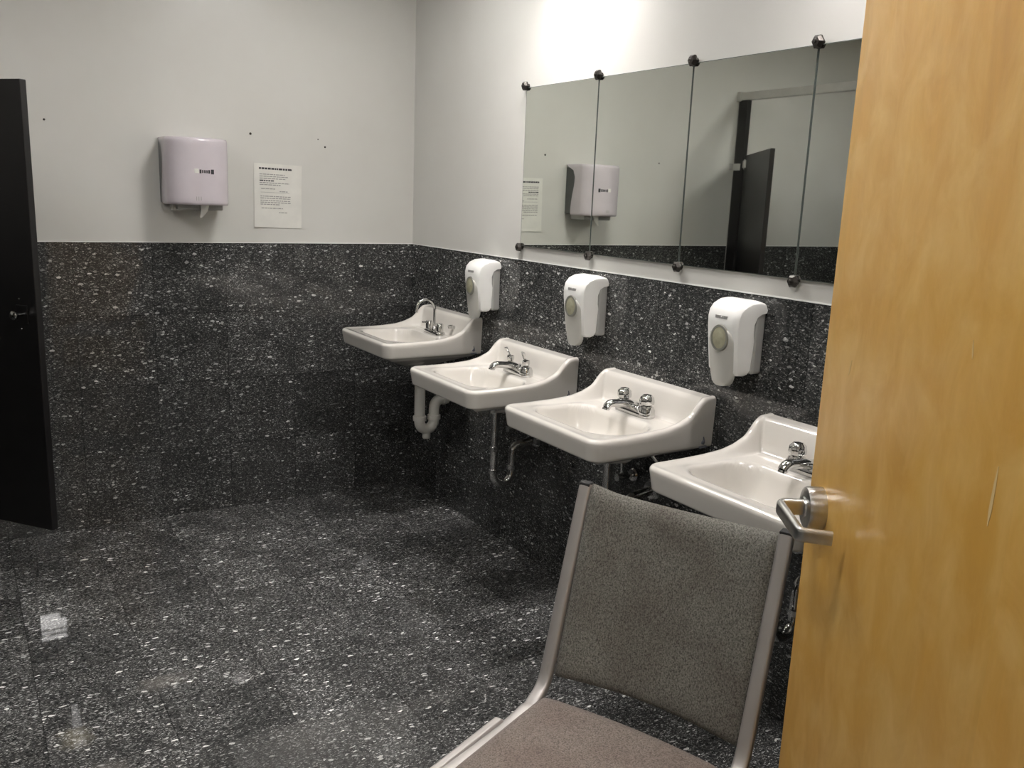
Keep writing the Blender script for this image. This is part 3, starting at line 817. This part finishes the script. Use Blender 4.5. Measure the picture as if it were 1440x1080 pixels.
# pale scratches in the veneer
for x, z, L, wd, tl in ((0.586, 1.200, 0.062, 0.0060, 0.05), (0.128, 1.24, 0.024, 0.0028, 0.3), (0.50, 1.33, 0.02, 0.003, -0.2)):
    bm = bmesh.new(); q = []
    for s_, wv in ((-1, 0.2), (-0.5, 1), (0.4, 0.8), (1, 0.15)):
        q.append((x+tl*s_*L*0.5-wd*wv*0.5, z-0.008+s_*L/2)); q.insert(0, (x+tl*s_*L*0.5+wd*wv*0.5, z-0.008+s_*L/2))
    prism(bm, q, 'y', side*-0.001, side*0.0004)
    obj('scratch', bm, plain('bare_wood', (0.72, 0.52, 0.24), 0.6), t, smooth=False)
for zz in (0.25, 1.06, 1.87):
    bm = bmesh.new(); cyl(bm, (dw+0.004, side*0.004, zz-0.05), (dw+0.004, side*0.004, zz+0.05), 0.007, 14); obj('hinge', bm, M_satin, t)
# steel jamb at the end of the stub wall
bm = bmesh.new(); box(bm, -1.385, -1.332, -4.03, -3.88, 0, 2.2); o = obj('trim_1', bm, M_bronze, smooth=False, bevel=0.003); tag(o, kind='structure')

# ------------------------------------------------------------------ stacking chair
cyaw = math.radians(247.0)
cf = Vector((math.sin(cyaw), math.cos(cyaw), 0)); rzc = math.atan2(cf.y, cf.x)
t = thing('stacking_chair', 'grey fabric stacking chair with metal frame standing against the open wooden door', 'chair', (-0.860, -2.806, 0), rzc)
# local: +x forward, +y to the chair's left (local y = -image-left side)
REC = math.tan(0.281); ZS = 0.439; HWC = 0.2165
def bx(z): return -REC*(z-ZS)
ysgn = 1 if (Vector((math.cos(rzc+PI/2), math.sin(rzc+PI/2), 0)).dot(Vector((cf.y, -cf.x, 0))) > 0) else -1
for sy in (-1, 1):
    bm = bmesh.new(); y = sy*HWC
    pts = fillet([(bx(0.872), y, 0.872), (0.0+0.012, y, 0.445), (0.11, y, 0.428), (0.415, y, 0.436), (0.455, y, 0.02)], [0.05, 0.05, 0.035], 7)
    tube(bm, pts, 0.0142, 20, up=(0, 1, 0), flat=(1.0, 0.72), sq=0.55)
    fr = obj('side_frame', bm, M_frame, t)
    bm = bmesh.new(); lathe(bm, [(0.0, 0.0), (0.0135, 0.0), (0.0135, 0.022), (0.0, 0.022)], (0.455, y, 0.0), n=14); obj('foot_cap', bm, M_rubber, fr)
    bm = bmesh.new(); z = 0.872; box(bm, bx(z)-0.011, bx(z)+0.011, y-0.0125, y+0.0125, z-0.003, z+0.004); obj('end_cap', bm, M_rubber, fr, bevel=0.002)
    bm = bmesh.new(); tube(bm, fillet([(0.10, y, 0.415), (-0.02, y, 0.40), (-0.13, y, 0.02)], [0.05], 6), 0.0115, 12, up=(0, 1, 0)); rl = obj('rear_leg', bm, M_frame, t)
    bm = bmesh.new(); lathe(bm, [(0.0, 0.0), (0.0135, 0.0), (0.0135, 0.022), (0.0, 0.022)], (-0.13, y, 0.0), n=14); obj('foot_cap', bm, M_rubber, rl)
    # flat seat rail along the outside of the cushion
    bm = bmesh.new()
    poly = [(0.135, 0.436), (0.150, 0.446), (0.40, 0.446), (0.43, 0.440), (0.44, 0.425), (0.40, 0.414), (0.15, 0.414), (0.135, 0.424)]
    ya, yb = sorted((y+sy*0.008, y+sy*0.028)); prism(bm, poly, 'y', ya, yb)
    obj('seat_rail', bm, M_frame, t, smooth=False, bevel=0.006, segs=3)
# back cushion
bm = bmesh.new(); NY, NZ = 20, 22
zlo, zhi = 0.468, 0.874
hwb = HWC-0.004
def backpt(u, v, face):
    y = -hwb+2*hwb*u; q = 2*u-1
    ze = zhi - 0.004*(1-q*q) + (0.006 if face else 0)*0; zb_ = zlo+0.006*(1-q*q)
    z = zb_+(ze-zb_)*v
    bow = -0.022*(1-q*q)
    th = 0.019*min(1, (min(v, 1-v)/0.06)**0.5 if min(v, 1-v) < 0.06 else 1)*min(1, (min(u, 1-u)/0.05)**0.5 if min(u, 1-u) < 0.05 else 1)
    wob = 0.0015*math.sin(9*u+4*v)*math.sin(7*v+2*u)
    if v > 0.9: z += 0.010*max(0, 1-u/0.16)*(1 if ysgn < 0 else 0) + 0.010*max(0, 1-(1-u)/0.16)*(1 if ysgn > 0 else 0) - 0.006*math.sin(PI*u)
    x = bx(z)+bow+(th+wob*min(1, th/0.01) if face else -th)
    return (x, y, z)
for face in (0, 1):
    gr = [[bm.verts.new(backpt(i/NY, j/NZ, face)) for i in range(NY+1)] for j in range(NZ+1)]
    for j in range(NZ):
        for i in range(NY): bm.faces.new((gr[j][i], gr[j][i+1], gr[j+1][i+1], gr[j+1][i]))
o = obj('backrest', bm, M_backfab, t, auto=1.3)
ss = o.modifiers.new('sub', 'SUBSURF'); ss.levels = 1; ss.render_levels = 1
# seat cushion
bm = bmesh.new(); NXs, NYs = 22, 20
hws = HWC-0.006
def seatpt(u, v, face):
    q = 2*v-1
    x0 = 0.028-0.012*(1-q*q); x1 = 0.462-0.02*q*q
    x = x0+(x1-x0)*u; y = hws*q
    m_ = min(u, 1-u); n_ = min(v, 1-v)
    th = 0.022*(min(1, m_/0.07)**0.5)*(min(1, n_/0.06)**0.5)
    drop = -0.030*max(0, (u-0.80)/0.2)**2
    z = 0.440+drop+(th+0.004*(1-q*q) if face else -0.6*th)
    return (x, y, z)
for face in (0, 1):
    gr = [[bm.verts.new(seatpt(i/NXs, j/NYs, face)) for i in range(NXs+1)] for j in range(NYs+1)]
    for j in range(NYs):
        for i in range(NXs): bm.faces.new((gr[j][i], gr[j][i+1], gr[j+1][i+1], gr[j+1][i]))
o = obj('seat', bm, M_seatfab, t, auto=1.3)
bm = bmesh.new()
tube(bm, [(0.40, -HWC, 0.424), (0.40, HWC, 0.424)], 0.009, 10); tube(bm, [(0.09, -HWC, 0.414), (0.09, HWC, 0.414)], 0.009, 10)
obj('cross_bar', bm, M_frame, t)
